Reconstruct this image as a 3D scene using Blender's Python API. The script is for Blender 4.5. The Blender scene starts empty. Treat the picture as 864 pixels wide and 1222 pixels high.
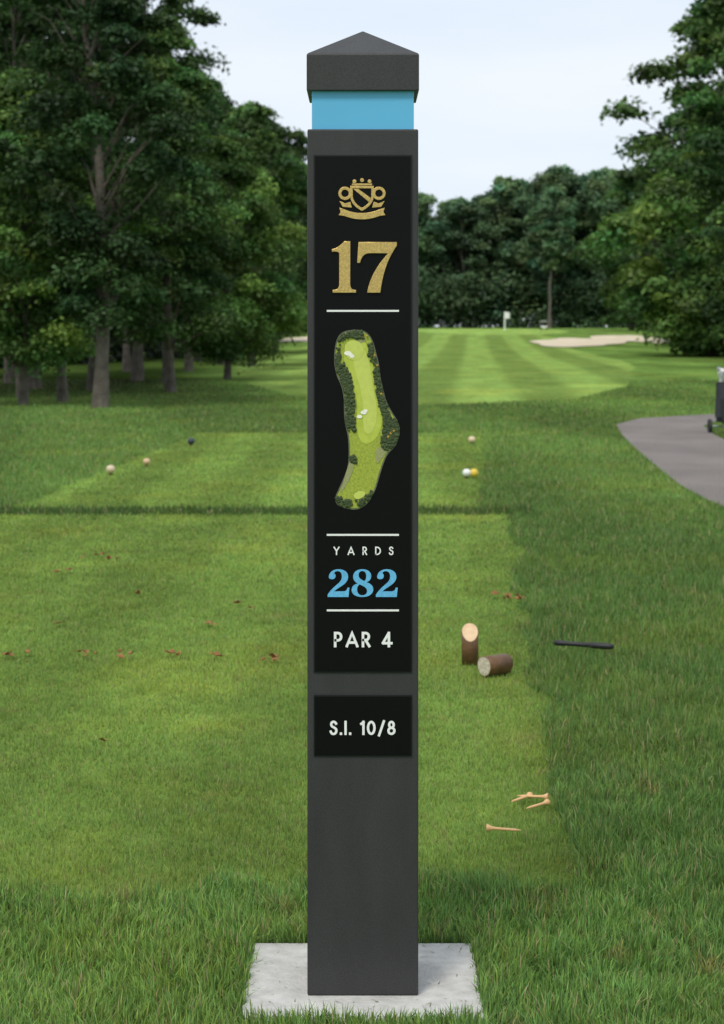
import bpy, math, random
import numpy as np
from mathutils import Vector, Matrix
rng=np.random.default_rng(7); random.seed(7)
S=bpy.context.scene
COL=S.collection
S.view_settings.view_transform='Standard'; S.view_settings.look='None'; S.view_settings.exposure=0

# ------------------------------------------------------------------ helpers
def newmat(name):
    m=bpy.data.materials.new(name); m.use_nodes=True
    nt=m.node_tree; nt.nodes.clear()
    out=nt.nodes.new('ShaderNodeOutputMaterial')
    return m,nt,out
def L(nt,a,b): nt.links.new(a,b)
def pbr(name,color,rough=.5,metal=0,spec=.5,noise=0.0,nscale=50,bump=0.0,bscale=200,bdist=.001,col2=None):
    m,nt,out=newmat(name)
    b=nt.nodes.new('ShaderNodeBsdfPrincipled'); L(nt,b.outputs[0],out.inputs[0])
    b.inputs['Roughness'].default_value=rough; b.inputs['Metallic'].default_value=metal
    b.inputs['Specular IOR Level'].default_value=spec
    b.inputs['Base Color'].default_value=(*color,1)
    tc=nt.nodes.new('ShaderNodeTexCoord')
    if noise>0 or col2:
        n=nt.nodes.new('ShaderNodeTexNoise'); n.inputs['Scale'].default_value=nscale; n.inputs['Detail'].default_value=5
        L(nt,tc.outputs['Object'],n.inputs['Vector'])
        r=nt.nodes.new('ShaderNodeValToRGB'); L(nt,n.outputs['Fac'],r.inputs[0])
        c2=col2 if col2 else tuple(c*(1+noise) for c in color)
        c1=color if col2 else tuple(c*(1-noise) for c in color)
        r.color_ramp.elements[0].position=.3; r.color_ramp.elements[0].color=(*c1,1)
        r.color_ramp.elements[1].position=.7; r.color_ramp.elements[1].color=(*c2,1)
        L(nt,r.outputs[0],b.inputs['Base Color'])
    if bump>0:
        n=nt.nodes.new('ShaderNodeTexNoise'); n.inputs['Scale'].default_value=bscale; n.inputs['Detail'].default_value=4
        L(nt,tc.outputs['Object'],n.inputs['Vector'])
        bp=nt.nodes.new('ShaderNodeBump'); bp.inputs['Strength'].default_value=bump; bp.inputs['Distance'].default_value=bdist
        L(nt,n.outputs['Fac'],bp.inputs['Height']); L(nt,bp.outputs[0],b.inputs['Normal'])
    return m
def weather(m,lo,hi,scale,stretch):
    nt=m.node_tree; b=[n for n in nt.nodes if n.type=='BSDF_PRINCIPLED'][0]
    src=b.inputs['Base Color'].links[0].from_socket
    tc=nt.nodes.new('ShaderNodeTexCoord'); mp=nt.nodes.new('ShaderNodeMapping'); mp.inputs['Scale'].default_value=stretch; L(nt,tc.outputs['Object'],mp.inputs[0])
    n=nt.nodes.new('ShaderNodeTexNoise'); n.inputs['Scale'].default_value=scale; n.inputs['Detail'].default_value=6; L(nt,mp.outputs[0],n.inputs['Vector'])
    mr=nt.nodes.new('ShaderNodeMapRange'); mr.inputs['From Min'].default_value=.3; mr.inputs['From Max'].default_value=.7; mr.inputs['To Min'].default_value=lo; mr.inputs['To Max'].default_value=hi; L(nt,n.outputs['Fac'],mr.inputs[0])
    vm=nt.nodes.new('ShaderNodeVectorMath'); vm.operation='SCALE'; L(nt,src,vm.inputs[0]); L(nt,mr.outputs[0],vm.inputs['Scale']); L(nt,vm.outputs[0],b.inputs['Base Color'])
def leafmat(name,trans=.35,rough=.6):
    m,nt,out=newmat(name)
    a=nt.nodes.new('ShaderNodeAttribute'); a.attribute_name='Col'
    d=nt.nodes.new('ShaderNodeBsdfDiffuse'); t=nt.nodes.new('ShaderNodeBsdfTranslucent')
    L(nt,a.outputs['Color'],d.inputs['Color']); L(nt,a.outputs['Color'],t.inputs['Color'])
    mx=nt.nodes.new('ShaderNodeMixShader'); mx.inputs[0].default_value=trans
    L(nt,d.outputs[0],mx.inputs[1]); L(nt,t.outputs[0],mx.inputs[2])
    g=nt.nodes.new('ShaderNodeBsdfGlossy'); g.inputs['Roughness'].default_value=rough; g.inputs['Color'].default_value=(1,1,1,1)
    m2=nt.nodes.new('ShaderNodeMixShader'); m2.inputs[0].default_value=.018
    L(nt,mx.outputs[0],m2.inputs[1]); L(nt,g.outputs[0],m2.inputs[2]); L(nt,m2.outputs[0],out.inputs[0])
    return m
def obj(name,mesh,parent=None,mats=()):
    o=bpy.data.objects.new(name,mesh); COL.objects.link(o)
    for m in mats: mesh.materials.append(m)
    if parent: o.parent=parent
    return o
def empty(name,loc=(0,0,0)):
    e=bpy.data.objects.new(name,None); e.empty_display_size=.05; COL.objects.link(e); e.location=loc; return e
def poly_mesh(name,verts,faces):
    me=bpy.data.meshes.new(name); me.from_pydata([tuple(v) for v in verts],[],faces); me.update(); return me
def fast_mesh(name,verts,faces,cols=None,matidx=None,smooth=False):
    if not isinstance(faces,list): faces=[faces]
    me=bpy.data.meshes.new(name); me.vertices.add(len(verts))
    me.vertices.foreach_set('co',np.ascontiguousarray(verts,dtype=np.float32).ravel())
    loops=np.concatenate([f.ravel() for f in faces]).astype(np.int32)
    tot=np.concatenate([np.full(len(f),f.shape[1]) for f in faces]).astype(np.int32)
    st=np.concatenate([[0],np.cumsum(tot)[:-1]]).astype(np.int32)
    me.loops.add(len(loops)); me.loops.foreach_set('vertex_index',loops)
    me.polygons.add(len(tot)); me.polygons.foreach_set('loop_start',st)
    try: me.polygons.foreach_set('loop_total',tot)
    except Exception: pass
    if matidx is not None: me.polygons.foreach_set('material_index',matidx.astype(np.int32))
    me.polygons.foreach_set('use_smooth',np.full(len(tot),smooth))
    if cols is not None:
        a=me.attributes.new('Col','FLOAT_COLOR','POINT')
        c=np.ones((len(verts),4),dtype=np.float32); c[:,:3]=cols
        a.data.foreach_set('color',c.ravel())
    me.update(calc_edges=True); return me
def box(name,x0,x1,y0,y1,z0,z1,parent=None,mat=None,bev=0.0):
    v=[(x,y,z) for x in(x0,x1) for y in(y0,y1) for z in(z0,z1)]
    f=[(0,1,3,2),(4,6,7,5),(0,4,5,1),(2,3,7,6),(0,2,6,4),(1,5,7,3)]
    o=obj(name,poly_mesh(name,v,f),parent,[mat] if mat else [])
    if bev>0:
        b=o.modifiers.new('bevel','BEVEL'); b.width=bev; b.segments=3
    return o
def vnoise(x,y,seed=0):
    def h(i,j):
        n=(i*374761393+j*668265263+seed*1442695)&0xffffffff
        n=((n^(n>>13))*1274126177)&0xffffffff
        return ((n^(n>>16))&0xffff)/65535.0
    xi=np.floor(x).astype(np.int64); yi=np.floor(y).astype(np.int64)
    fx=x-xi; fy=y-yi; fx=fx*fx*(3-2*fx); fy=fy*fy*(3-2*fy)
    return (h(xi,yi)*(1-fx)+h(xi+1,yi)*fx)*(1-fy)+(h(xi,yi+1)*(1-fx)+h(xi+1,yi+1)*fx)*fy
def fbm(x,y,seed=0):
    return (vnoise(x,y,seed)*.5+vnoise(x*2.1,y*2.1,seed+1)*.3+vnoise(x*4.3,y*4.3,seed+2)*.2)
def inpoly(x,y,P):
    ins=np.zeros(x.shape,bool); n=len(P)
    for i in range(n):
        x1,y1=P[i]; x2,y2=P[(i+1)%n]
        c=((y1>y)!=(y2>y))
        with np.errstate(divide='ignore',invalid='ignore'):
            xx=(x2-x1)*(y-y1)/((y2-y1) if y2!=y1 else 1e-9)+x1
        ins^=(c&(x<xx))
    return ins

# ------------------------------------------------------------------ terrain
TY=np.array([-5000,60,75,95,110,125,150,5000.]); TZ=np.array([-.01,-.01,.07,.30,.60,.77,.78,.80])
def terr(x,y):
    x=np.asarray(x,float); y=np.asarray(y,float)
    z=np.interp(y,TY,TZ)
    z=z+.16*np.exp(-((x-12)/3.5)**2-((y-93)/7)**2)
    z=z+np.where(y>15,(fbm(x*.12+9,y*.09,5)-.5)*.10*np.clip((y-15)/25,0,1)*np.clip((70-y)/30,0,1),0)
    return z
PATH_L=[(2.9,-6),(2.5,0),(2.2,3),(1.98,6),(1.86,8.5),(1.80,10.3),(1.81,11.2),(1.89,12.6),(2.02,14.6),(2.17,16.6),(2.36,18.4),(2.75,19.6),(3.6,20.5),(5,21.2),(9,22.2)]
PATH_R=[(3.8,-6),(3.4,0),(3.1,3),(2.85,6),(2.68,8.5),(2.64,10.3),(2.66,11.2),(2.72,12.6),(2.82,14.6),(2.95,16.6),(3.12,18.1),(3.38,18.9),(4.1,19.6),(5.4,20.2),(9,21.0)]
PATHPOLY=PATH_L+PATH_R[::-1]
FL=(np.array([23,26,32,45,60,80,100,108.]),np.array([.2,-.9,-1.9,-2.9,-3.2,-2.2,.5,2.5]))
FR=(np.array([23,25,30,38,46,54,68,80,95,108.]),np.array([.9,2.7,4.0,5.2,6.3,7.1,7.6,8.2,9.2,9.5]))
def zones(x,y):
    """0 rough,1 tee,2 fairway,3 green,4 ridge"""
    z=np.zeros(x.shape,int)
    w=(vnoise(x*6,y*6,3)-.5)*.05; w2=(fbm(x*2.2,y*2.2,8)-.5)*.40+(fbm(x*9,y*9,9)-.5)*.14
    w3=(vnoise(x*9,y*5,4)-.5)*.07+(fbm(x*1.3,y*.9,14)-.5)*.08
    tee=(y>3.12+w2+.05*np.clip(-x,0,2))&(y<9.6)&(x<.36+(y-3.73)*.06+w3)&(x>-5)
    z[tee]=1
    z[(y>=9.6+w)&(y<9.95+w)&(x<.85+w)]=4
    xr=np.interp(y,[10.1,17.2],[.60,1.06]); xl=np.interp(y,[10.1,17.2],[-1.75,-1.36])
    z[(y>=9.95+w)&(y<17.0)&(x<xr+w)&(x>xl+w)]=1
    z[(y>23)&(y<108)&(x>np.interp(y,*FL))&(x<np.interp(y,*FR))]=2
    z[(((x-7.4)/4.6)**2+((y-116)/12)**2)<1]=3
    return z
C_TEE=np.array([.218,.335,.070]); C_R=np.array([.116,.212,.048]); C_RF=np.array([.160,.272,.062])
def albedo(x,y,zn):
    c=np.empty(x.shape+(3,))
    band=.5+.5*np.tanh(2.5*np.sin((x*.9+y*.16)*2.2))
    r=C_RF[None,:]*(0.76+.26*band[...,None])
    k=np.clip((y-6)/5,0,1)[...,None]*1.0
    rr=C_R*(1-k)+r*k
    front=np.clip((3.9-y)/.9,0,1)[...,None]*np.clip((.9-x)*1.5,0,1)[...,None]
    rr=rr*(1+front*.28)
    c[:]=rr
    st=.5+.5*np.tanh(3*np.sin((x-.02*y+.09)*2*math.pi/.66))
    t=C_TEE*(0.90+np.where(y>9.6,.22,.14)[...,None]*st[...,None])
    wn=np.clip((fbm(x*.9+5,y*.55,51)-.48)*3.2,0,1)
    t=t*(1-.18*wn[...,None])
    c=np.where((zn==1)[...,None],t,c)
    sf=.5+.5*np.tanh(4*np.sin((x-.056*y)*2*math.pi/1.75+1.0))
    f=np.array([.215,.330,.080])*(.78+.32*sf[...,None])
    c=np.where((zn==2)[...,None],f,c)
    c=np.where((zn==3)[...,None],np.array([.27,.41,.10]),c)
    c=np.where((zn==4)[...,None],C_R*.66,c)
    n=fbm(x*1.1,y*.8,11); n2=fbm(x*5,y*4,21); n3=fbm(x*24,y*20,71)
    fine=np.where(y<12,1.0,0.0)
    c=c*(0.62+.40*n+.28*n2+.18*n3*fine+.09*(1-fine))[...,None]
    yel=np.clip((fbm(x*2.3+3,y*1.7,31)-.50)*3,0,1)
    c=c*(1+yel[...,None]*np.array([.28,.07,-.05]))
    bare=.75*np.clip((fbm(x*16,y*13,61)-.72)*9,0,1)*(y<7)
    c=c*(1-bare[...,None])+np.array([.27,.25,.085])*bare[...,None]
    d=np.clip((-x-2.6)/1.2,0,1)*np.clip((y-24)/5,0,1)  # shade beneath the left and right trees, painted into the turf colour
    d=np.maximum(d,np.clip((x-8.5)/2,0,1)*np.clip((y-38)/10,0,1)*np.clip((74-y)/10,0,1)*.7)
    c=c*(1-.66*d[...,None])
    return c
xs=np.concatenate([[-4000,-1200,-400,-150,-70,-40,-25],np.arange(-17,17.01,.125),[25,40,70,150,400,1200,4000]])
ys=np.concatenate([[-3000,-600,-100,-20,-5,0],np.arange(1.0,24,.125),np.arange(24,132,.8),[135,142,150,170,220,300,600,1500,4000]])
X,Y=np.meshgrid(xs,ys); Z=terr(X,Y)
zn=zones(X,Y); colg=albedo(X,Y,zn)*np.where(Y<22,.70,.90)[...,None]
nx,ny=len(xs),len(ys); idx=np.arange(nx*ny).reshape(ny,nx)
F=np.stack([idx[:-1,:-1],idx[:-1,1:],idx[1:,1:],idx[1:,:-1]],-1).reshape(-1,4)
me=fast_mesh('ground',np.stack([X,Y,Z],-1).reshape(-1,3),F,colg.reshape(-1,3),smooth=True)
m,nt,out=newmat('turf_ground')
b=nt.nodes.new('ShaderNodeBsdfDiffuse'); L(nt,b.outputs[0],out.inputs[0])
a=nt.nodes.new('ShaderNodeAttribute'); a.attribute_name='Col'
tc=nt.nodes.new('ShaderNodeTexCoord')
def tn(scale,det,y=1.0):
    mp=nt.nodes.new('ShaderNodeMapping'); mp.inputs['Scale'].default_value=(1,y,1); L(nt,tc.outputs['Object'],mp.inputs[0])
    n=nt.nodes.new('ShaderNodeTexNoise'); n.inputs['Scale'].default_value=scale; n.inputs['Detail'].default_value=det; L(nt,mp.outputs[0],n.inputs['Vector']); return n
n1=tn(14,6,.35); n2=tn(1.5,5,.4)
ad=nt.nodes.new('ShaderNodeMath'); ad.operation='ADD'; L(nt,n1.outputs['Fac'],ad.inputs[0]); L(nt,n2.outputs['Fac'],ad.inputs[1])
mr=nt.nodes.new('ShaderNodeMapRange'); mr.inputs['From Min'].default_value=.6; mr.inputs['From Max'].default_value=1.4; mr.inputs['To Min'].default_value=.58; mr.inputs['To Max'].default_value=1.34
L(nt,ad.outputs[0],mr.inputs[0])
vm=nt.nodes.new('ShaderNodeVectorMath'); vm.operation='SCALE'; L(nt,a.outputs['Color'],vm.inputs[0]); L(nt,mr.outputs[0],vm.inputs['Scale'])
L(nt,vm.outputs[0],b.inputs['Color'])
bp=nt.nodes.new('ShaderNodeBump'); bp.inputs['Strength'].default_value=.5; bp.inputs['Distance'].default_value=.03
L(nt,n1.outputs['Fac'],bp.inputs['Height']); L(nt,bp.outputs[0],b.inputs['Normal'])
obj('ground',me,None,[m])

# ------------------------------------------------------------------ grass blades
SLAB=(-.159,.161,2.572,2.898)
def scatter(n,y0,y1):
    u=rng.random(n); y=1/((1/y0)*(1-u)+(1/y1)*u)
    hw=.205*y+.55
    keep=rng.random(n)<hw/(.205*y1+.55)
    y=y[keep]; hw=hw[keep]; x=(rng.random(len(y))*2-1)*hw
    return x,y
def blades(x,y,hgt,wid,col,lean,seg2):
    n=len(x); z=terr(x,y)
    th=rng.random(n)*2*math.pi; wx=np.cos(th)*wid*.5; wy=np.sin(th)*wid*.5
    # neighbouring blades lean together, so the sward breaks into tufts
    la=rng.normal(0,1.1,n)+fbm(x*13,y*13,81)*14; lm=np.abs(rng.normal(lean*.35,lean,n))*hgt
    lx=np.cos(la)*lm; ly=np.sin(la)*lm
    tipz=np.sqrt(np.clip(hgt**2-lm**2,(hgt*.25)**2,None))
    P=lambda dx,dy,dz: np.stack([x+dx,y+dy,z+dz],-1)
    if not seg2:
        V=np.stack([P(-wx,-wy,-.002),P(wx,wy,-.002),P(lx,ly,tipz)],1).reshape(-1,3)
        F=np.arange(3*n).reshape(n,3)
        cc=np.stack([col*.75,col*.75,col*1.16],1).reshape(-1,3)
        return V,F,cc
    mz=tipz*.62; mx=lx*.35; my=ly*.35
    V=np.stack([P(-wx,-wy,-.002),P(wx,wy,-.002),P(mx+wx*.8,my+wy*.8,mz),P(mx-wx*.8,my-wy*.8,mz),P(lx,ly,tipz)],1).reshape(-1,3)
    b0=np.arange(n)[:,None]*5
    F=np.concatenate([b0+np.array([[0,1,2]]),b0+np.array([[0,2,3]]),b0+np.array([[3,2,4]])],0)
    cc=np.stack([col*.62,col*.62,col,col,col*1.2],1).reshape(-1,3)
    return V,F,cc
def grass_set(name,n,y0,y1,zsel,hfun,wfun,lean,seg2,mat,par):
    x,y=scatter(n,y0,y1); z=zones(x,y)
    ok=np.isin(z,zsel)&~inpoly(x,y,PATHPOLY)
    j=rng.normal(0,.004,len(x)); 
    ok&=~((x>SLAB[0]+j)&(x<SLAB[1]+j)&(y>SLAB[2]+j)&(y<SLAB[3]+j))
    x,y,z=x[ok],y[ok],z[ok]
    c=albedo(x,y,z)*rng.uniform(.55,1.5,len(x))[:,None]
    hue=rng.normal(0,.11,len(x)); c=c*np.stack([1+hue,np.ones_like(hue),1-hue],-1)
    dry=rng.random(len(x))<.06
    c[dry]=np.array([.45,.39,.19])*rng.uniform(.6,1.1,(dry.sum(),1))
    tuft=.50+1.0*fbm(x*11,y*11,41)
    V,F,cc=blades(x,y,hfun(y)*tuft*rng.uniform(.5,1.3,len(x)),wfun(y)*rng.uniform(.7,1.3,len(x)),np.clip(c,0.004,1),lean,seg2)
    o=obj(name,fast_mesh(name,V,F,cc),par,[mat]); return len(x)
gm=leafmat('grass_blade',.38)
G=empty('grass')
k=0
k+=grass_set('mown_turf',660000,3.0,7,[1],lambda y:.0125+0*y,lambda y:.0017*np.clip(y/3.2,1,3),.65,False,gm,G)
k+=grass_set('mown_turf_mid',420000,7,23,[1,2],lambda y:.014+0*y,lambda y:.0022*np.clip(y/3.2,1,12),.55,False,gm,G)
k+=grass_set('rough_near',430000,2.2,4.5,[0],lambda y:.029+0*y,lambda y:.0020+0*y,.70,True,gm,G)
k+=grass_set('rough_mid',440000,4.5,11,[0,4],lambda y:.029+0*y,lambda y:.0025*np.clip(y/4,1,12),.68,False,gm,G)
k+=grass_set('rough_further',420000,11,34,[0,4],lambda y:.034+0*y,lambda y:.0030*np.clip(y/5,1,12),.65,False,gm,G)
n=2600; t=rng.random(n); side=rng.integers(0,4,n)
fx=np.where(side==0,SLAB[0]-.006,np.where(side==1,SLAB[1]+.006,SLAB[0]+t*(SLAB[1]-SLAB[0])))
fy=np.where(side==2,SLAB[2]-.006,np.where(side==3,SLAB[3]+.006,SLAB[2]+t*(SLAB[3]-SLAB[2])))
fx=fx+rng.normal(0,.004,n); fy=fy+rng.normal(0,.004,n)
c=np.tile(C_R*1.2,(n,1))*rng.uniform(.6,1.3,(n,1))
V,Fq,cc=blades(fx,fy,rng.uniform(.012,.032,n),np.full(n,.0022),c,.6,True)
obj('slab_fringe',fast_mesh('slab_fringe',V,Fq,cc),G,[gm])
n=60; fx=rng.uniform(SLAB[0]+.01,SLAB[1]-.01,n); fy=rng.uniform(SLAB[2]+.01,SLAB[3]-.01,n)
th=rng.random(n)*6.28; ln=rng.uniform(.003,.008,n)
P=np.stack([fx,fy,np.full(n,.0012)],-1); D=np.stack([np.cos(th)*ln,np.sin(th)*ln,np.full(n,.0006)],-1); Wd=np.stack([-np.sin(th)*.0007,np.cos(th)*.0007,np.zeros(n)],-1)
V=np.stack([P-D-Wd,P-D+Wd,P+D],1).reshape(-1,3)
obj('clippings',fast_mesh('clippings',V,np.arange(3*n).reshape(n,3),np.repeat(np.array([.20,.22,.08])*rng.uniform(.5,1.2,(n,1)),3,axis=0)),G,[gm])
print('blades',k)

# ------------------------------------------------------------------ path & bunkers
def strip(name,Lp,Rp,off,mat,cols=6,sub=6):
    Lp=np.array(Lp);Rp=np.array(Rp); n=len(Lp); t=np.linspace(0,n-1,(n-1)*sub+1)
    ii=np.arange(n)
    l=np.stack([np.interp(t,ii,Lp[:,0]),np.interp(t,ii,Lp[:,1])],-1); r=np.stack([np.interp(t,ii,Rp[:,0]),np.interp(t,ii,Rp[:,1])],-1)
    V=[];
    for i in range(len(t)):
        for j in range(cols+1):
            p=l[i]*(1-j/cols)+r[i]*j/cols; V.append((p[0],p[1],float(terr(p[0],p[1]))+off))
    idx=np.arange(len(t)*(cols+1)).reshape(len(t),cols+1)
    F=np.stack([idx[:-1,:-1],idx[:-1,1:],idx[1:,1:],idx[1:,:-1]],-1).reshape(-1,4)
    return obj(name,fast_mesh(name,np.array(V),F,smooth=True),None,[mat])
m_path=pbr('weathered_asphalt',(.165,.145,.134),.9,spec=.2,noise=0,nscale=60,col2=(.255,.225,.208),bump=.8,bscale=110,bdist=.012)
weather(m_path,.80,1.15,1.6,(1,.5,1))
strip('cart_path',PATH_L,PATH_R,.008,m_path)
m_sand=pbr('bunker_sand',(.58,.48,.34),.95,col2=(.72,.62,.46),nscale=2,bump=.4,bscale=8,bdist=.05)
def bunker(name,cx,cy,rx,ry,seed,lobes):
    N=72; V=[(cx,cy,float(terr(cx,cy))+.03)]; F=[]
    rings=8
    for r in range(1,rings+1):
        for i in range(N):
            a=2*math.pi*i/N
            k=1+lobes*math.sin(2*a+seed)+.5*lobes*math.sin(3*a+seed*2.1)+.12*math.sin(5*a+seed)
            x=cx+rx*k*math.cos(a)*r/rings; y=cy+ry*k*math.sin(a)*r/rings
            V.append((x,y,float(terr(x,y))+.03+.05*(1 if r==rings else 0)*max(0,math.sin(a))))
    for i in range(N): F.append((0,1+i,1+(i+1)%N))
    for r in range(rings-1):
        for i in range(N):
            a=1+r*N+i; b2=1+r*N+(i+1)%N; F.append((a,a+N,b2+N,b2))
    return obj(name,poly_mesh(name,V,F),None,[m_sand])
bunker('sand_bunker',9.0,84,1.7,6.5,.6,.22)
bunker('sand_bunker',12.1,88.5,1.5,5.0,2.2,.2)
bunker('sand_bunker',-2.7,92,1.0,5,1.3,.15)

# ------------------------------------------------------------------ trees
m_bark=pbr('bark',(.070,.058,.046),.9,col2=(.155,.135,.11),nscale=9,bump=.8,bscale=25,bdist=.02)
m_leaf=leafmat('foliage',.34)
def tube(P,R,seg=7):
    V=[];F=[]
    for i,(p,r) in enumerate(zip(P,R)):
        d=Vector(P[min(i+1,len(P)-1)])-Vector(P[max(i-1,0)]); d.normalize()
        u=d.orthogonal().normalized(); v=d.cross(u)
        for s in range(seg):
            a=2*math.pi*s/seg; V.append(tuple(Vector(p)+(u*math.cos(a)+v*math.sin(a))*r))
    for i in range(len(P)-1):
        for s in range(seg):
            a=i*seg+s; b2=i*seg+(s+1)%seg; F.append((a,b2,b2+seg,a+seg))
    return V,F
def leaves(C,SZ,nper,leaf,tone,flat,rg,droop=.35):
    n=len(C)*nper
    ci=np.repeat(np.arange(len(C)),nper)
    d=rg.normal(0,1,(n,3)); d/=np.linalg.norm(d,axis=1)[:,None]
    r=rg.random(n)**.5; r=r*(1+.35*(rg.random(n)<.14))
    ph=rg.uniform(0,6.28,(len(C),2))[ci]
    ang=np.arctan2(d[:,1],d[:,0])
    r=r*(.78+.30*np.sin(ang*3+ph[:,0])*np.cos(ang*5+ph[:,1])+.12*np.sin(ang*9+ph[:,0]))
    s=SZ[ci]
    P=C[ci]+np.stack([d[:,0]*r*s*1.15,d[:,1]*r*s*1.15,d[:,2]*r*s*flat-droop*s*(r*np.hypot(d[:,0],d[:,1]))**2],-1)
    nr=rg.normal(0,1,(n,3))*.8+np.array([0,0,1.0])+d*.9; nr/=np.linalg.norm(nr,axis=1)[:,None]
    u=np.cross(nr,rg.normal(0,1,(n,3))); u/=np.linalg.norm(u,axis=1)[:,None]; v=np.cross(nr,u)
    a=(leaf*rg.uniform(.6,1.35,n))[:,None]
    V=np.stack([P-u*a,P-v*a*.55,P+u*a,P+v*a*.55],1).reshape(-1,3)
    F=np.arange(4*n).reshape(n,4)
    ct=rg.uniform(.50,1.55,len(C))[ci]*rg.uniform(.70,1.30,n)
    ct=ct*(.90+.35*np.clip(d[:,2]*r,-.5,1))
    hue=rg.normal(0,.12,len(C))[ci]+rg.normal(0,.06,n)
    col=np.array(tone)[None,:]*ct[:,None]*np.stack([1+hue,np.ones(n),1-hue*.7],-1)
    return V,F,np.repeat(np.clip(col,.003,1),4,axis=0)
def tree_mesh(name,H,R,zb,tone,seed,nc=95,nper=330,leaf=None,shape=0,flat=.48):
    rg=np.random.default_rng(seed); rd=random.Random(seed)
    leaf=leaf or R*.036
    zt=H*.97; 
    TV=[];TF=[]
    def add(P,Rr,seg=7):
        V,F=tube(P,Rr,seg); o=len(TV); TV.extend(V); TF.extend([tuple(i+o for i in f) for f in F])
    r0=.010*H+.012*R; P=[];RR=[]
    ax=0;ay=0
    for i in range(10):
        t=i/9; ax+=rd.uniform(-.014,.014)*H; ay+=rd.uniform(-.014,.014)*H
        P.append((ax*min(1,t*2),ay*min(1,t*2),-.15+t*(H*.88+.15))); RR.append(r0*(1.35 if i==0 else 1)*(1-.86*t)+.004)
    add(P,RR,9)
    ph=[rd.uniform(0,6.28) for _ in range(4)]
    C=[];SZ=[]
    for i in range(nc):
        t=(i+rd.random())/nc; t=t**.95
        if shape==0: prof=max(0,math.sin(math.pi*min(1,(t*.84+.13))))**.60
        else: prof=(1-t)**.55*(.60+.40*min(1,t*6))+.06
        az=rd.uniform(0,2*math.pi)
        lump=1+.18*math.sin(2*az+ph[0]+t*5)+.15*math.sin(3*az+ph[1]-t*9)+.18*math.sin(t*15+ph[2])
        s=R*rd.uniform(.18,.42)*(1-.35*t)
        rr=max(0,(R*prof*lump-s*.6))*(rd.random()**.36)
        z=zb+(zt-zb)*t-s*.1
        C.append((math.cos(az)*rr+ax*t,math.sin(az)*rr+ay*t,z)); SZ.append(s)
    for i in range(0,nc,2):
        c=C[i]; zz=max(zb*.7,c[2]-.55*math.hypot(c[0],c[1])-.05*H); zz=min(zz,H*.82); k=(zz+.15)/(H*.88+.15)
        j=min(8,int(k*9)); f=k*9-j
        b0=[P[j][q]*(1-f)+P[j+1][q]*f for q in range(3)]
        rb=r0*(1-.86*k)*.38+.003
        mid=[(b0[0]+c[0])/2,(b0[1]+c[1])/2,(b0[2]+c[2])/2+rd.uniform(-.02,.05)*H]
        add([b0,mid,c],[rb,rb*.6,rb*.2],5)
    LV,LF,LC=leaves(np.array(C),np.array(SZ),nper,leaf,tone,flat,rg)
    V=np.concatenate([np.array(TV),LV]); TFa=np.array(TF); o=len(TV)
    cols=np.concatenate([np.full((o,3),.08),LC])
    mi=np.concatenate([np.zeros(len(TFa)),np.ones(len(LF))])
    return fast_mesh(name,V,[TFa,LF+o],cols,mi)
DK=(.044,.092,.025); MD=(.070,.142,.033); LT=(.130,.232,.048)
FRr=(.105,.185,.080)  # far trees: aerial haze put into the leaf colour, paler and bluer
def place(mesh,x,y,rot=0,sc=1.0,nm='deciduous_tree'):
    o=bpy.data.objects.new(nm,mesh); COL.objects.link(o)
    o.location=(x,y,float(terr(x,y))); o.rotation_euler[2]=rot; o.scale=(sc,sc,sc)
    return o
near=[ # x, y, H, R, crown base, tone, shape
 (-3.95,23.1,4.0,1.20,.60,LT,0),(-2.95,22.3,6.6,1.20,1.10,DK,0),(-2.66,27.6,5.4,1.15,.85,MD,1),
 (-2.34,34.3,4.3,1.35,.50,LT,0),(-2.55,45.3,6.2,1.55,.7,MD,0),(-3.0,68,8.2,2.2,1.0,DK,0),
 (-4.8,29,7.4,1.8,1.15,DK,0),(-3.75,33,7.4,1.55,1.15,DK,0),(-3.5,40,6.3,1.45,1.1,MD,0),(-4.3,52,7.2,1.8,1.2,DK,0),
 (-5.6,25.5,7.2,1.6,1.1,MD,0),(-6.6,35,8.6,2.2,1.2,DK,0),(-5.5,62,9,2.4,1.2,DK,0),(-4.3,88,9.3,2.6,1.0,MD,0),(-5.0,110,10.5,3.2,1.0,DK,0),
 (15.4,85,17.4,4.4,1.6,MD,0),(10.7,60.8,6.6,3.1,.45,LT,0),(8.6,43,9.6,2.0,.7,MD,0),(15.8,116,9.8,3.2,.6,MD,0),
 (14.2,62,13.5,4.2,.8,MD,0),(19.5,100,17,4.8,1.2,DK,0),(11.8,52,9,2.6,.6,LT,0),(13.4,78,8.2,2.8,.5,MD,0),
 (-4.35,25.4,5.6,.9,1.15,DK,0),(-3.42,25.8,5.2,.8,1.2,DK,0),(-3.85,28.2,5.8,.9,1.2,DK,0),(-4.1,36.5,6.0,1.0,1.2,DK,0),(-5.6,31.5,6.4,1.0,1.2,DK,0),(-3.1,31.2,4.6,.8,1.15,DK,0),(-4.75,40,6.4,1.1,1.2,DK,0),(-3.35,47,6.3,1.2,1.2,DK,0),
 (-3.62,24.0,5.0,.6,1.3,DK,0),(-4.62,27.0,5.6,.7,1.3,DK,0)]
for i,(x,y,H,R,zb,tone,sh) in enumerate(near):
    big = y<36 and i<23
    slim = i>=23
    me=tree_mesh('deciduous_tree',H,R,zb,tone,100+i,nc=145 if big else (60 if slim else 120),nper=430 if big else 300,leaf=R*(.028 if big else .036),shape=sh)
    place(me,x,y)
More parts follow.
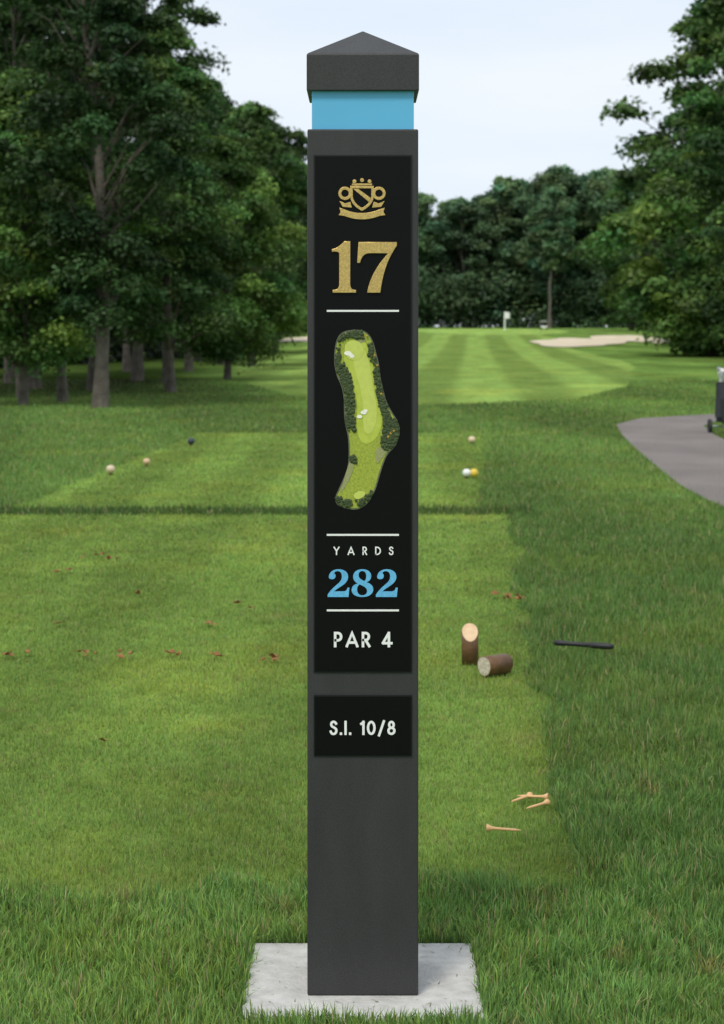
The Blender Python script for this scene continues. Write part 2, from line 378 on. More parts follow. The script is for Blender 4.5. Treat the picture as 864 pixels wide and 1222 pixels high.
protos=[tree_mesh('distant_tree',13.8,4.4,1.2,t,300+i,nc=110,nper=250,leaf=.18,shape=0,flat=.6) for i,t in enumerate([FRr,tuple(c*.75 for c in FRr),tuple(c*1.3 for c in FRr),tuple(c*.95 for c in FRr)])]
FA=empty('distant_treeline')
rd=random.Random(5)
tops=[(-60,15),(-10,14),(2,13.0),(6,12.0),(9,12.2),(12.5,14.2),(17,14.3),(22,15),(26,16),(34,17),(60,17)]
x=-46
i=0
while x<62:
    H=np.interp(x,[t[0] for t in tops],[t[1] for t in tops])*rd.uniform(.82,1.08)
    for row in range(2):
        yy=176+row*13+rd.uniform(-4,4)
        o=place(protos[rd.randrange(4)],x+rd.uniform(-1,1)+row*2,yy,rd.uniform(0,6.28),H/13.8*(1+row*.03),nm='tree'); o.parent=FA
        o.scale=(o.scale[0]*rd.uniform(.85,1.25),)*2+(o.scale[2],)
        i+=1
    x+=rd.uniform(3.0,4.6)
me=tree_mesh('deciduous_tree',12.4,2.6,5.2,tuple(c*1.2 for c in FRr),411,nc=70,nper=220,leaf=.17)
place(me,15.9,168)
def hedge(name,pts,h,w,tone,seed,n,par=None,fl=.7):
    rg=np.random.default_rng(seed); pts=np.array(pts,float)
    t=rg.random(n)*(len(pts)-1); ii=np.arange(len(pts))
    cx=np.interp(t,ii,pts[:,0])+rg.normal(0,w,n); cy=np.interp(t,ii,pts[:,1])+rg.normal(0,w,n)
    sz=h*rg.uniform(.25,.5,n); cz=terr(cx,cy)+rg.random(n)*h*.75
    V,F,c=leaves(np.stack([cx,cy,cz],-1),sz,230,h*.035,tone,fl,rg,.1)
    obj(name,fast_mesh(name,V,F,c),par,[m_leaf])
hedge('undergrowth',[(-12,38),(-8.4,44),(-6.6,52),(-5.4,64),(-5.0,85),(-5.4,120)],2.4,.5,(.016,.030,.011),1,300)
hedge('undergrowth',[(11,46),(12.5,58),(14,72),(17,95),(21,130)],1.7,.7,(.045,.088,.023),2,220)
hedge('understorey',[(-42,173),(-20,173),(0,172),(20,172),(40,169),(60,165)],5.5,1.2,(.066,.120,.048),3,420,FA)
for me in bpy.data.meshes:
    if me.name.startswith(('deciduous_tree','distant_tree')):
        me.materials.append(m_bark); me.materials.append(m_leaf)

# ------------------------------------------------------------------ sign post
K=886.8
CX=433.0
def PX(p): return (p-432)/K
def PZ(p): return .9-(p-390)/K
YF=2.667
W=.1500
xc=PX(CX)
m_post=pbr('powder_coated_charcoal',(.034,.034,.034),.50,spec=.42,noise=.32,nscale=700,bump=.6,bscale=1100,bdist=.0006)
weather(m_post,.84,1.16,7,(3,3,.7))
m_panel=pbr('black_panel',(.0028,.0028,.003),.40,spec=.16,noise=.1,nscale=30)
m_blue=pbr('blue_band_paint',(.115,.45,.72),.42,spec=.4,noise=.03,nscale=12)
m_white=pbr('white_lettering',(.86,.86,.84),.5,spec=.3,noise=.03,nscale=400)
m_bluel=pbr('blue_lettering',(.135,.46,.74),.45,spec=.3,noise=.12,nscale=260)
m_gold=pbr('gold_lettering',(.64,.44,.15),.36,metal=.6,spec=.6,noise=.25,nscale=420,bump=.4,bscale=700,bdist=.0008)
SP=empty('golf_hole_sign')
hb=.0747
box('post_body',xc-hb,xc+hb,YF,YF+W,0.0,PZ(154),SP,m_post,.0022)
hbl=(494-372)/K/2
box('blue_band',xc-hbl,xc+hbl,YF+.007,YF+W-.007,PZ(154)-.01,PZ(106),SP,m_blue,.001)
hc=.0757; y0=YF-.001; y1=YF+W+.001; yc=YF+W/2
zb,ze,za=PZ(108),PZ(63),PZ(63)+.0405
V=[];
def ring(h,z): return [(xc-h,yc-h,z),(xc+h,yc-h,z),(xc+h,yc+h,z),(xc-h,yc+h,z)]
V+=ring(hc,zb)+ring(hc,ze-.002)+ring(hc-.0018,ze)+[(xc,yc,za)]
F=[(3,2,1,0)]
for r in range(2):
    for i in range(4): F.append((r*4+i,r*4+(i+1)%4,r*4+4+(i+1)%4,r*4+4+i))
for i in range(4): F.append((8+i,8+(i+1)%4,12))
o=obj('pyramid_cap',poly_mesh('cap',V,F),SP,[m_post]); bv=o.modifiers.new('b','BEVEL'); bv.width=.0012; bv.segments=2; bv.limit_method='ANGLE'; bv.angle_limit=math.radians(20)
def panel(nm,x0,x1,ya,yb):
    box(nm+'_frame',PX(x0)-.0012,PX(x1)+.0012,YF-.0022,YF+.002,PZ(yb)-.0012,PZ(ya)+.0012,SP,pbr(nm+'_edge',(.008,.008,.009),.35,spec=.3,noise=.1),.0006)
    box(nm,PX(x0)+.0006,PX(x1)-.0006,YF-.0030,YF-.0004,PZ(yb)+.0006,PZ(ya)-.0006,SP,m_panel,.0005)
panel('main_panel',375.5,490.5,186,801)
panel('index_panel',375.5,490.5,830,901)
YP=YF-.0030
def rule(y):
    box('rule_line',PX(390),PX(476),YP-.0006,YP+.0004,PZ(y+1.1),PZ(y-1.1),SP,m_white)
for y in (371,638,728): rule(y)
def parse(path):
    tk=path.replace(',',' ').split(); subs=[];cur=[];i=0;cmd=None;p=(0,0)
    while i<len(tk):
        if tk[i] in 'MLCZ': cmd=tk[i]; i+=1
        if cmd=='M':
            if cur: subs.append(cur)
            p=(float(tk[i]),float(tk[i+1])); cur=[p]; i+=2; cmd='L'
        elif cmd=='L': p=(float(tk[i]),float(tk[i+1])); cur.append(p); i+=2
        elif cmd=='C':
            a=(float(tk[i]),float(tk[i+1]));b2=(float(tk[i+2]),float(tk[i+3]));c=(float(tk[i+4]),float(tk[i+5])); i+=6
            for k in range(1,11):
                t=k/10; u=1-t
                cur.append(tuple(u**3*p[q]+3*u*u*t*a[q]+3*u*t*t*b2[q]+t**3*c[q] for q in (0,1)))
            p=c
        elif cmd=='Z': pass
    if cur: subs.append(cur)
    return subs
def outline(nm,subs,fn,yplane,ext,bev,mat,par=SP):
    cu=bpy.data.curves.new(nm,'CURVE'); cu.dimensions='2D'; cu.fill_mode='BOTH'; cu.extrude=ext; cu.bevel_depth=bev; cu.bevel_resolution=1; cu.offset=-bev
    for s in subs:
        pts=[fn(p) for p in s]
        if math.dist(pts[0],pts[-1])<1e-6: pts=pts[:-1]
        sp=cu.splines.new('POLY'); sp.points.add(len(pts)-1); sp.use_cyclic_u=True
        for q,p in zip(sp.points,pts): q.co=(p[0],p[1],0,1)
    tmp=bpy.data.objects.new('tmp',cu); COL.objects.link(tmp)
    dg=bpy.context.evaluated_depsgraph_get(); me=bpy.data.meshes.new_from_object(tmp.evaluated_get(dg))
    bpy.data.objects.remove(tmp)
    me.transform(Matrix.Rotation(math.radians(90),4,'X')); me.transform(Matrix.Translation((0,yplane,0)))
    me.materials.clear(); me.name=nm
    return obj(nm,me,par,[mat])
fp=lambda p:(PX(p[0]),PZ(p[1]))
g1="M 396 301 L 396 297.5 C 401 297 406 293.5 411 288 L 418 288 L 418 338 C 418 344 419.5 346 425 346 L 425 349.5 L 397 349.5 L 397 346 C 403 346 404.8 344 404.8 338 L 404.8 304 C 404.8 300.5 402 300 396 301 Z"
g7="M 428 289 L 473.5 289 L 473.5 293.5 C 465 306 457 322 454 349.5 L 438 349.5 C 441 331 451 315.5 463 302.5 L 442 302.5 C 435 302.5 431.5 306 429.8 314 L 426 314 Z"
outline('numeral_1',parse(g1),fp,YP-.0012,.0010,.0005,m_gold)
outline('numeral_7',parse(g7),fp,YP-.0012,.0010,.0005,m_gold)
s2="M 1.5 9 C 2 3.5 6.5 0 13 0 C 20 0 24.5 3.5 24.5 9 C 24.5 15 19 18.5 13.5 22 C 11 23.6 9 25.2 8 26.3 L 18.5 26.3 C 21.8 26.3 23 25 23.8 21.8 L 26 21.8 L 25 33 L 0 33 L 0 30.5 C 3 25 8 21 12 17.5 C 15.5 14.5 17 12 17 8.5 C 17 4.5 15 2.2 12 2.2 C 9.5 2.2 8 3.4 7.8 5 C 9.2 5.6 9.8 7 9.5 8.6 C 9 10.8 7.5 11.8 5.5 11.8 C 3.2 11.8 1.4 11 1.5 9 Z"
s8="M 13.5 0 C 20 0 24 3.4 24 8.2 C 24 11.8 21.6 14.2 18.4 15.4 C 23 16.8 26.4 19.6 26.4 24 C 26.4 29.6 21 33 13.2 33 C 5.6 33 .6 29.8 .6 24.6 C .6 20.6 3.6 18 8 16.8 C 4.6 15.2 2.4 12.6 2.4 8.8 C 2.4 3.4 7 0 13.5 0 Z M 13.4 2 C 10.6 2 9 4 9 7 C 9 10.6 12 12.6 16 14.2 C 17.4 12.6 18 10.6 18 8 C 18 4.4 16.4 2 13.4 2 Z M 10.2 18 C 8 19.6 7.2 21.6 7.2 24.2 C 7.2 28.4 9.6 31 13.4 31 C 17 31 19 29 19 26 C 19 22 15 20 10.2 18 Z"
for nm,sv,ox in (('numeral_2',s2,391),('numeral_8',s8,419),('numeral_2b',s2,448.5)):
    outline(nm,parse(sv),lambda p,ox=ox:(PX(ox+p[0]),PZ(679+p[1])),YP-.0005,.0004,.0001,m_bluel)
# crest: plain stand-in emblem (shield, side rings, ribbon)
sh="M 418 222 L 446 222 L 446 234 C 446 242 440 248 432 252 C 424 248 418 242 418 234 Z M 421 225 L 421 234 C 421 240 426 245 432 248.4 C 438 245 443 240 443 234 L 443 225 Z"
outline('crest_shield',parse(sh),fp,YP-.0008,.0006,.0003,m_gold)
outline('crest_bar',parse("M 421.6 225.6 L 427.5 225.6 L 442.4 236.5 L 440.4 241.4 Z"),fp,YP-.0006,.0004,.0002,m_gold)
def circ(cx,cy,r,n=28): return [(cx+r*math.cos(2*math.pi*i/n),cy+r*math.sin(2*math.pi*i/n)) for i in range(n)]
for sx in (-1,1):
    outline('crest_ring',[circ(432+sx*20.2,231,8.0),circ(432+sx*20.2,231,4.4)],fp,YP-.0008,.0005,.0003,m_gold)
    outline('crest_leaf',[[(432+sx*a,b2) for a,b2 in ((14,241),(20,243),(27,240),(23,247),(12,248))]],fp,YP-.0008,.0005,.0002,m_gold)
for q in (-9,0,9):
    outline('crest_bead',[circ(432+q,216.8 if q else 215.3,2.4,16)],fp,YP-.0008,.0006,.0003,m_gold)
outline('crest_rail',parse("M 420 219.2 L 444 219.2 L 444 221.2 L 420 221.2 Z"),fp,YP-.0007,.0004,.0001,m_gold)
outline('crest_ribbon',parse("M 405 248 L 411 250 C 425 256 439 256 453 250 L 459 248 L 457.5 253 L 460 257 L 453 258 C 439 263.5 425 263.5 411 258 L 404 257 L 406.5 253 Z"),fp,YP-.0008,.0006,.0003,m_gold)
def arc(cx,cy,rx,ry,a0,a1,n=16): return [(cx+rx*math.cos(math.radians(a0+(a1-a0)*i/n)),cy+ry*math.sin(math.radians(a0+(a1-a0)*i/n))) for i in range(n+1)]
def bez(path): return parse(path)[0]
GL={
'A':(.80,[[(0.0,0),(.40,1),(.80,0)],[(.17,.27),(.63,.27)]],[0,0]),
'P':(.46,[[(0,0),(0,1),(.20,1)]+arc(.20,.72,.26,.28,90,-90)[1:]+[(0.03,.44)]],[0]),
'R':(.48,[[(0,0),(0,1),(.20,1)]+arc(.20,.73,.25,.27,90,-90)[1:]+[(0.03,.46)],[(.21,.44),(.48,0)]],[0,0]),
'Y':(.68,[[(0,1),(.34,.48),(.68,1)],[(.34,.46),(.34,0)]],[0,0]),
'D':(.64,[[(0,0),(0,1),(.17,1)]+arc(.17,.5,.47,.5,90,-90)[1:]+[(0.03,0)]],[0]),
'S':(.46,[bez("M .43 .86 C .38 .96 .31 1.01 .22 1.01 C .11 1.01 .03 .93 .03 .80 C .03 .66 .12 .60 .24 .54 C .37 .48 .46 .40 .46 .26 C .46 .10 .36 -.01 .22 -.01 C .11 -.01 .03 .05 -.01 .18")],[0]),
'4':(.66,[[(.47,0),(.47,1)],[(.44,.97),(.02,.25)],[(.06,.22),(.66,.22)]],[0,0,0]),
'I':(.0,[[(0,0),(0,1)]],[0]),
'1':(.18,[[(0.0,.84),(.18,.98)],[(.18,1),(.18,0)]],[0,0]),
'0':(.54,[arc(.27,.5,.27,.5,90,450,32)[:-1]],[1]),
'8':(.50,[arc(.25,.755,.19,.245,-90,270,24)[:-1],arc(.25,.255,.25,.255,90,450,24)[:-1]],[1,1]),
'/':(.40,[[(0,-.12),(.40,1.05)]],[0]),
'.':(.0,[[(0,0),(0,.02)]],[0]),
}
def ribbon(pts,w,closed):
    n=len(pts); Lf=[];Rt=[]
    P=[Vector(p) for p in pts]
    if not closed:
        d=(P[0]-P[1]).normalized(); P[0]=P[0]+d*w/2; d=(P[-1]-P[-2]).normalized(); P[-1]=P[-1]+d*w/2
    for i in range(n):
        a=P[i-1] if (i>0 or closed) else None; b2=P[(i+1)%n] if (i<n-1 or closed) else None
        d1=(P[i]-a).normalized() if a is not None else None; d2=(b2-P[i]).normalized() if b2 is not None else None
        if d1 is None: d1=d2
        if d2 is None: d2=d1
        n1=Vector((-d1.y,d1.x)); n2=Vector((-d2.y,d2.x)); mm=(n1+n2)
        if mm.length<1e-6: mm=n1
        mm.normalize(); k=min(1/max(.25,mm.dot(n1)),2.2)
        Lf.append(P[i]+mm*w/2*k); Rt.append(P[i]-mm*w/2*k)
    return Lf,Rt
def text(nm,s,x0,x1,ytop,ybot,w,mat=m_white):
    h=(ybot-ytop); wt=w
    widths=[.30 if ch==' ' else GL[ch][0]*(1-wt)+wt for ch in s]
    extra=((x1-x0)/h-sum(widths))/(len(s)-1)
    V=[];F=[];cx=0;k=0
    for ch,wd in zip(s,widths):
        if ch!=' ':
            g=GL[ch]
            for st,cl in zip(g[1],g[2]):
                pts=[(cx+wt/2+p[0]*(1-wt),wt/2+p[1]*(1-wt)) for p in st]
                Lf,Rt=ribbon(pts,wt,cl); n=len(Lf); o=len(V)
                yy=YP-.0004-k*.00002; k+=1
                for a,b2 in zip(Lf,Rt):
                    for q in (a,b2):
                        V.append((PX(x0+q.x*h),yy,PZ(ybot-q.y*h)))
                for i in range(n if cl else n-1):
                    j=(i+1)%n; F.append((o+2*i,o+2*i+1,o+2*j+1,o+2*j))
        cx+=wd+extra
    return obj(nm,poly_mesh(nm,V,F),SP,[mat])
text('text_yards','YARDS',398,469.5,652,662,.15)
text('text_par','PAR 4',398.5,468.5,753.5,772,.165)
text('text_stroke_index','S.I. 10/8',393.5,472,859.5,876.5,.165)
def flat(nm,pts,level,mat,smooth=True):
    if smooth:
        P=np.array(pts,float)
        for _ in range(2):
            Q=np.roll(P,-1,0); P=np.stack([P*.75+Q*.25,P*.25+Q*.75],1).reshape(-1,2)
        pts=[tuple(p) for p in P]
    return outline(nm,[pts],fp,YP-.0004-level*.00025,.0,0,mat)
OUT=[(408,397),(418,394),(432,394),(440,399),(445,408),(448,420),(452,435),(453,448),(456,462),(460,478),(466,490),(474,502),(477,512),(475,525),(470,534),(462,541),(458,550),(453,565),(449,580),(444,592),(436,603),(425,608),(412,606),(402,602),(400,594),(405,583),(411,570),(416,556),(417,540),(416,520),(412,505),(411,490),(411,475),(408,460),(402,448),(399,432),(400,415),(403,403)]
FWY=[(412,408),(428,403),(438,410),(444,426),(446,446),(450,468),(456,488),(456,508),(449,524),(437,531),(428,524),(425,505),(427,485),(423,465),(414,450),(410,430)]
m_mapedge=pbr('map_edge',(.12,.13,.08),.6,noise=.3,nscale=300)
m_mapr=pbr('map_rough',(.22,.31,.025),.6,col2=(.42,.46,.055),nscale=330)
m_mapf=pbr('map_fairway',(.40,.48,.045),.6,col2=(.50,.58,.08),nscale=120)
m_mapg=pbr('map_green',(.54,.61,.12),.6,noise=.06,nscale=200)
m_mapt=pbr('map_trees',(.018,.034,.009),.7,col2=(.065,.095,.026),nscale=400)
m_mapo=pbr('map_autumn_tree',(.42,.24,.03),.7,noise=.2,nscale=300)
m_mapw=pbr('map_sand',(.88,.86,.74),.6,noise=.05,nscale=300)
m_mapd=pbr('map_dirt',(.36,.32,.19),.7,col2=(.24,.30,.07),nscale=500)
def shrink(P,k):
    P=np.array(P,float); T=np.roll(P,-1,0)-np.roll(P,1,0); T/=np.linalg.norm(T,axis=1)[:,None]
    N=np.stack([-T[:,1],T[:,0]],-1); return [tuple(p) for p in (P+N*k)]
flat('map_outline',shrink(OUT,-.6),0,m_mapedge)
flat('map_rough',shrink(OUT,1.0),1,m_mapr)
flat('map_fairway',FWY,2,m_mapf)
flat('map_fairway_strip',[(422,420),(433,414),(440,428),(444,455),(450,485),(449,508),(440,520),(433,512),(434,488),(430,462),(422,440)],3,m_mapg)
flat('map_green',[(412,409),(424,405),(433,411),(434,422),(426,430),(416,429),(411,420)],4,m_mapg)
flat('map_dirt',[(414,560),(419,545),(424,552),(419,568),(410,584),(405,590)],3,m_mapd)
flat('map_dirt',[(447,536),(462,528),(470,531),(456,545),(450,556)],3,m_mapd)
flat('map_dirt',[(418,410),(430,400),(438,405),(432,410)],3,m_mapd)
for q,(c,r) in enumerate((((415,421.5),3.6),((420,425),2.6),((434,492),3.2),((429,497),2.8),((436,490),2.4),((418,423),2.6))):
    flat('map_bunker',[(c[0]+r*1.25*math.cos(a),c[1]+r*.8*math.sin(a)) for a in np.linspace(0,6.28,9)[:-1]],5+q*.1,m_mapw)
flat('map_tee',[(420,590),(432,584),(438,590),(426,597)],4,m_mapg)
rg=random.Random(3); V=[];F=[];VO=[];FO=[]
def dome(cx,cz,r,V,F):
    o=len(V); n=8; ph=rg.random()
    prof=[(1,0),(.8,.45),(.4,.75)]
    for pr,ph2 in prof:
        for i in range(n):
            a=2*math.pi*(i+ph)/n; k=r*pr*rg.uniform(.8,1.15)
            V.append((PX(cx+k*math.cos(a)),YP-.0020-ph2*r/K*.55,PZ(cz+k*math.sin(a))))
    V.append((PX(cx),YP-.0020-.85*r/K*.55,PZ(cz)))
    for rr in range(2):
        for i in range(n): F.append((o+rr*n+i,o+rr*n+(i+1)%n,o+rr*n+n+(i+1)%n,o+rr*n+n+i))
    for i in range(n): F.append((o+2*n+i,o+2*n+(i+1)%n,o+3*n))
def along(P,w,n,rmin=1.2,rmax=2.7):
    P=np.array(P,float); ii=np.arange(len(P))
    for _ in range(n):
        t=rg.random()*(len(P)-1); x=np.interp(t,ii,P[:,0])+rg.uniform(-w,w); y=np.interp(t,ii,P[:,1])+rg.uniform(-w,w)
        if inpoly(np.array([x]),np.array([y]),shrink(OUT,1.5))[0]: dome(x,y,rg.uniform(rmin,rmax),V,F)
along([(404,404),(410,399),(420,398),(433,400)],4.0,110)
along([(403,412),(402,428),(406,445),(412,460)],3.6,90)
along([(406,435),(413,452),(417,468),(417,490),(418,510)],5.5,260)
along([(441,412),(448,432),(450,452),(454,470),(459,488)],4.0,160)
along([(458,486),(465,500),(471,512),(468,524),(460,532)],6.5,260)
along([(462,496),(458,530)],3.5,50)
along([(420,545),(422,551)],3.4,24)
along([(403,594),(408,601),(420,600)],3.6,56)
along([(428,600),(438,597),(445,586)],3.6,50)
for c in ((447,424),(450,436),(470,514),(466,517),(438,401),(463,521),(455,470)): dome(c[0],c[1],1.6,VO,FO)
oy=[(x,y-.0009,z) for x,y,z in VO]
obj('map_trees',poly_mesh('map_trees',V,F),SP,[m_mapt]); obj('map_autumn_trees',poly_mesh('mapo',oy,FO),SP,[m_mapo])

m_conc=pbr('concrete',(.43,.42,.395),.9,col2=(.58,.57,.54),nscale=40,bump=.6,bscale=160,bdist=.003)
weather(m_conc,.88,1.08,6,(1,1,1))
box('concrete_slab',SLAB[0],SLAB[1],SLAB[2],SLAB[3],-.07,-.0005,None,m_conc,.003)

# ------------------------------------------------------------------ small things on the tee
def gz(x,y): return float(terr(x,y))
m_wend=pbr('cut_wood',(.58,.39,.22),.7,col2=(.72,.53,.33),nscale=60)
m_wbark=pbr('stained_log',(.10,.048,.018),.55,col2=(.17,.085,.035),nscale=40,bump=.6,bscale=90,bdist=.003)
m_wpale=pbr('weathered_end',(.36,.30,.21),.85,col2=(.66,.60,.48),nscale=130,bump=.5,bscale=120,bdist=.002)
def log(nm,r,h,slope,loc,rot,endm):
    N=32; V=[];F=[];mi=[]
    for i in range(N):
        a=2*math.pi*i/N; k=r*(1+.03*math.sin(3*a)); V.append((k*math.cos(a),k*math.sin(a),0))
    for i in range(N):
        a=2*math.pi*i/N; k=r*(1+.03*math.sin(3*a)); V.append((k*math.cos(a),k*math.sin(a),h-slope*r+slope*k*math.sin(a)-.0015))
    for i in range(N):
        a=2*math.pi*i/N; k=r*.94*(1+.03*math.sin(3*a)); V.append((k*math.cos(a),k*math.sin(a),h-slope*r+slope*k*math.sin(a)))
    for i in range(N):
        j=(i+1)%N; F.append((i,j,j+N,i+N)); mi.append(0); F.append((i+N,j+N,j+2*N,i+2*N)); mi.append(0)
    F.append(tuple(range(2*N,3*N))); mi.append(1)
    F.append(tuple(reversed(range(N)))); mi.append(1)
    me=poly_mesh(nm,V,F); o=obj(nm,me,None,[m_wbark,endm]); 
    for p,q in zip(me.polygons,mi): p.material_index=q; p.use_smooth=(q==0)
    o.location=loc; o.rotation_euler=rot; return o
x,y=.291,5.34; log('wooden_tee_marker',.0225,.112,1.0,(x,y,gz(x,y)-.002),(0,0,0),m_wend)
log('wooden_tee_marker',.026,.078,0,(.378,5.19,gz(.4,5.2)+.029),(math.radians(90),math.radians(2),math.radians(-52)),m_wpale)
m_tee=pbr('tee_wood',(.70,.42,.19),.5,noise=.12,nscale=200)
def spun(nm,prof,mat,loc,direction,N=14):
    V=[];F=[]
    for r,h in prof:
        for i in range(N): a=2*math.pi*i/N; V.append((r*math.cos(a),r*math.sin(a),h))
    for k in range(len(prof)-1):
        for i in range(N): j=(i+1)%N; F.append((k*N+i,k*N+j,k*N+N+j,k*N+N+i))
    F.append(tuple(reversed(range(N)))); F.append(tuple(range((len(prof)-1)*N,len(prof)*N)))
    me=poly_mesh(nm,V,F); o=obj(nm,me,None,[mat])
    for p in me.polygons: p.use_smooth=len(p.vertices)==4
    o.location=loc; o.rotation_mode='QUATERNION'; o.rotation_quaternion=Vector((0,0,1)).rotation_difference(Vector(direction).normalized()); return o
TP=[(.0006,0),(.0018,.006),(.0025,.012),(.0026,.045),(.0034,.052),(.0060,.058),(.0066,.0600),(.0064,.062),(.0042,.0612)]
def wpos(px,py): 
    d=2128.5/(py-390)*.989; return ((px-432)*d/2365,d)
for (a,b2) in (((610,953),(646,942)),((628,961),(667,951)),((622,987),(590,986)),((617,946),(640,948))):
    p=wpos(*a); q=wpos(*b2)
    d=Vector((q[0]-p[0],q[1]-p[1],.002))
    spun('golf_tee',TP,m_tee,(p[0],p[1],gz(*p)+.014),d)
m_rub=pbr('black_rubber',(.012,.012,.013),.55,noise=.2,nscale=200)
p=wpos(661,772); q=wpos(731,776)
spun('golf_club_grip',[(.004,0),(.0075,.004),(.008,.03),(.0062,.034),(.0066,.10),(.0085,.104),(.009,.155),(.006,.168),(.003,.170)],m_rub,(p[0],p[1],gz(*p)+.032),(q[0]-p[0],q[1]-p[1],-.002))
def ballobj(nm,px,py,r,c1,c2=None):
    x,y=wpos(px,py); e=empty(nm,(x,y,gz(x,y)+r+.008))
    import bmesh
    bm=bmesh.new(); bmesh.ops.create_uvsphere(bm,u_segments=20,v_segments=12,radius=r)
    me=bpy.data.meshes.new(nm+'_ball'); bm.to_mesh(me); bm.free()
    me.transform(Matrix.Diagonal((1,1,.92,1)))
    for pp in me.polygons: pp.use_smooth=True
    obj('ball',me,e,[pbr(nm+'_m',c1,.5,noise=.08,nscale=60)])
    V,F=tube([(0,0,-r-.03),(0,0,-r*.82)],[r*.35,r*.42],10)
    obj('stem',poly_mesh('stem',V,F),e,[m_wbark])
    if c2:
        bm=bmesh.new(); bmesh.ops.create_uvsphere(bm,u_segments=20,v_segments=12,radius=r)
        me=bpy.data.meshes.new(nm+'_ball2'); bm.to_mesh(me); bm.free()
        for pp in me.polygons: pp.use_smooth=True
        o2=obj('ball_pair',me,e,[pbr(nm+'_m2',c2,.5)]); o2.location=(r*1.7,.01,-.002)
ballobj('tee_marker_ball',132,563,.028,(.62,.50,.34))
ballobj('tee_marker_ball',175,553,.024,(.60,.42,.24))
ballobj('tee_marker_ball',228,529,.028,(.025,.035,.055))
ballobj('tee_marker_ball',563,527,.028,(.66,.52,.34))
ballobj('tee_marker_ball',557,567,.026,(.78,.78,.74),(.70,.50,.05))
def brown(nm,spots,seed):
    rg=random.Random(seed); V=[];F=[]
    for px,py,n,sp in spots:
        cx,cy=wpos(px,py)
        for _ in range(n):
            x=cx+rg.uniform(-sp,sp); y=cy+rg.uniform(-sp,sp)*1.5; s=rg.uniform(.009,.019); z=gz(x,y)+.013+rg.random()*.006
            th=rg.random()*6.28; o=len(V)
            for k,(a,r,h) in enumerate(((0,1.3,.004),(.9,.6,0),(2.0,.75,.006),(3.1,1.2,.002),(4.3,.7,.007),(5.4,.6,.001))):
                V.append((x+s*r*math.cos(a+th),y+s*r*math.sin(a+th),z+h*1.6*rg.random()))
            V.append((x,y,z-.002)); 
            for k in range(6): F.append((o+k,o+(k+1)%6,o+6))
    obj(nm,poly_mesh(nm,V,F),None,[pbr('dry_leaf',(.17,.075,.030),.8,spec=.2,col2=(.34,.17,.07),nscale=60)])
brown('fallen_leaves',[(75,679,4,.03),(20,777,5,.03),(107,777,5,.03),(150,779,3,.02),(205,778,5,.025),(257,779,4,.03),(318,784,4,.025),(601,710,5,.03),(620,711,3,.02),(110,662,4,.05),(135,664,3,.04),(150,704,2,.05),(245,740,2,.04),(60,742,2,.05),(118,884,1,.02),(300,720,2,.05)],4)

# ------------------------------------------------------------------ flag, distant cart, golf trolley
m_flagw=pbr('white_cloth',(.85,.85,.85),.7,noise=.05,nscale=10)
fx,fy=8.5,118.0; z0=gz(fx,fy); e=empty('golf_flag',(fx,fy,z0))
V,F=tube([(0,0,0),(0,0,1.12)],[.045,.038],8); obj('pole',poly_mesh('pole',V,F),e,[m_flagw])
V=[];F=[]
for i in range(9):
    for j in range(2): V.append((.02+.30*i/8,.05*math.sin(i*.9),1.10-.42*j+.04*i/8*(1-2*j)*-1))
for i in range(8): F.append((2*i,2*i+1,2*i+3,2*i+2))
obj('cloth',poly_mesh('cloth',V,F),e,[m_flagw])
m_cart=pbr('cart_white',(.72,.72,.70),.4,noise=.05); m_dark=pbr('dark_parts',(.02,.02,.022),.5,noise=.1)
cx,cy=11.1,121; e=empty('golf_cart',(cx,cy,gz(cx,cy)))
box('body',-.19,.19,-.28,.28,.08,.24,e,m_cart,.03); box('roof',-.19,.19,-.24,.24,.50,.53,e,m_cart,.01); box('seat',-.16,.16,-.05,.08,.24,.36,e,m_dark,.02)
for sx in(-.17,.17):
    for sy in(-.22,.2):
        V,F=tube([(sx,sy,.2),(sx,sy*.9,.51)],[.012,.012],6); obj('roof_post',poly_mesh('rp',V,F),e,[m_dark])
        V,F=tube([(sx-.03,sy,.08),(sx+.03,sy,.08)],[.08,.08],12); F+= [tuple(range(12)),tuple(range(23,11,-1))]; obj('wheel',poly_mesh('wh',V,F),e,[m_dark])
cx,cy=3.08,16.9; e=empty('golf_trolley',(cx,cy,gz(cx,cy)))
m_bag=pbr('bag_fabric',(.018,.020,.024),.6,noise=.3,nscale=30); m_met=pbr('club_metal',(.55,.55,.56),.3,metal=.9)
V,F=tube([(0,0,.10),(.01,.02,.25),(.02,.05,.43)],[.060,.068,.072],14); F+=[tuple(range(13,-1,-1)),tuple(range(28,42))]; obj('bag',poly_mesh('bag',V,F),e,[m_bag])
V,F=tube([(-.045,-.05,.14),(-.04,-.04,.30)],[.035,.035],10); F+=[tuple(range(9,-1,-1)),tuple(range(10,20))]; obj('pocket',poly_mesh('pk',V,F),e,[m_bag])
for i in range(6):
    a=i*1.05; bx,by=.02+.04*math.cos(a),.05+.04*math.sin(a); h=.52+.03*math.sin(i*2.3)
    V,F=tube([(bx,by,.40),(bx*1.1,by,h)],[.005,.005],6); obj('club_shaft',poly_mesh('cs',V,F),e,[m_met])
    box('club_head',bx*1.1-.022,bx*1.1+.014,by-.012,by+.012,h-.004,h+.028,e,m_met if i%2 else m_flagw,.006)
for sx in(-.11,.11):
    V,F=tube([(sx-.012,.02,.06),(sx+.012,.02,.06)],[.062,.062],18); F+=[tuple(range(17,-1,-1)),tuple(range(18,36))]; obj('wheel',poly_mesh('wh',V,F),e,[m_rub])
V,F=tube([(-.11,.02,.06),(.11,.02,.06)],[.008,.008],8); obj('axle',poly_mesh('ax',V,F),e,[m_met])
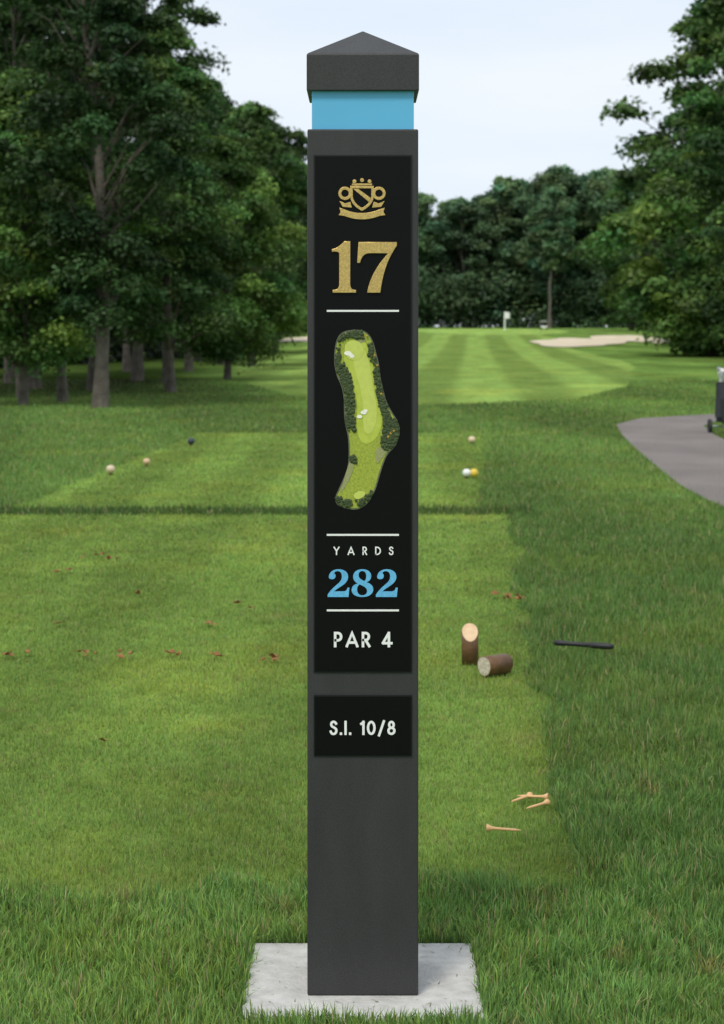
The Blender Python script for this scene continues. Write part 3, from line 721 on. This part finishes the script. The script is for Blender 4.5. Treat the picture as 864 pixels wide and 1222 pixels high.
V,F=tube([(0,.0,.08),(.02,.10,.30),(.0,.20,.52)],[.010,.010,.010],8); obj('handle',poly_mesh('hd',V,F),e,[m_met])

# ------------------------------------------------------------------ light
w=bpy.data.worlds.new("World"); S.world=w; w.use_nodes=True; nt=w.node_tree; nt.nodes.clear()
out=nt.nodes.new('ShaderNodeOutputWorld'); bg=nt.nodes.new('ShaderNodeBackground'); L(nt,bg.outputs[0],out.inputs[0])
bg.inputs['Strength'].default_value=.15
sky=nt.nodes.new('ShaderNodeTexSky'); sky.sky_type='NISHITA'; sky.sun_disc=False; sky.sun_elevation=math.radians(55); sky.sun_rotation=math.radians(205)
tc=nt.nodes.new('ShaderNodeTexCoord'); mp=nt.nodes.new('ShaderNodeMapping'); mp.inputs['Scale'].default_value=(1.2,1.2,6); L(nt,tc.outputs['Generated'],mp.inputs[0])
n=nt.nodes.new('ShaderNodeTexNoise'); n.inputs['Scale'].default_value=2.2; n.inputs['Detail'].default_value=6; n.inputs['Roughness'].default_value=.5; L(nt,mp.outputs[0],n.inputs['Vector'])
mr=nt.nodes.new('ShaderNodeMapRange'); mr.inputs['From Min'].default_value=.35; mr.inputs['From Max'].default_value=.68; L(nt,n.outputs['Fac'],mr.inputs[0])
cl=nt.nodes.new('ShaderNodeMix'); cl.data_type='RGBA'; L(nt,mr.outputs[0],cl.inputs[0])
cl.inputs[6].default_value=(5.2,5.85,6.7,1); cl.inputs[7].default_value=(6.4,6.6,6.8,1)
mx=nt.nodes.new('ShaderNodeMix'); mx.data_type='RGBA'; mx.inputs[0].default_value=.90
L(nt,sky.outputs[0],mx.inputs[6]); L(nt,cl.outputs[2],mx.inputs[7]); L(nt,mx.outputs[2],bg.inputs['Color'])
sl=bpy.data.lights.new('sun','SUN'); sl.energy=2.1; sl.angle=math.radians(14); sl.color=(1,.95,.86)
so=bpy.data.objects.new('sun',sl); COL.objects.link(so)
az=math.radians(205); el=math.radians(55)
sd=Vector((math.sin(az)*math.cos(el),math.cos(az)*math.cos(el),math.sin(el)))
so.rotation_mode='QUATERNION'; so.rotation_quaternion=Vector((0,0,1)).rotation_difference(sd)

# ------------------------------------------------------------------ camera
cd=bpy.data.cameras.new('camera'); co=bpy.data.objects.new('camera',cd); COL.objects.link(co); S.camera=co
co.location=(0,0,.9); co.rotation_euler=(math.radians(90),0,0)
cd.sensor_fit='VERTICAL'; cd.sensor_height=36; cd.sensor_width=25.5; cd.lens=2365/1222*36
cd.shift_y=-221/1222; cd.clip_start=.05; cd.clip_end=9000
cd.dof.use_dof=True; cd.dof.focus_distance=2.70; cd.dof.aperture_fstop=15
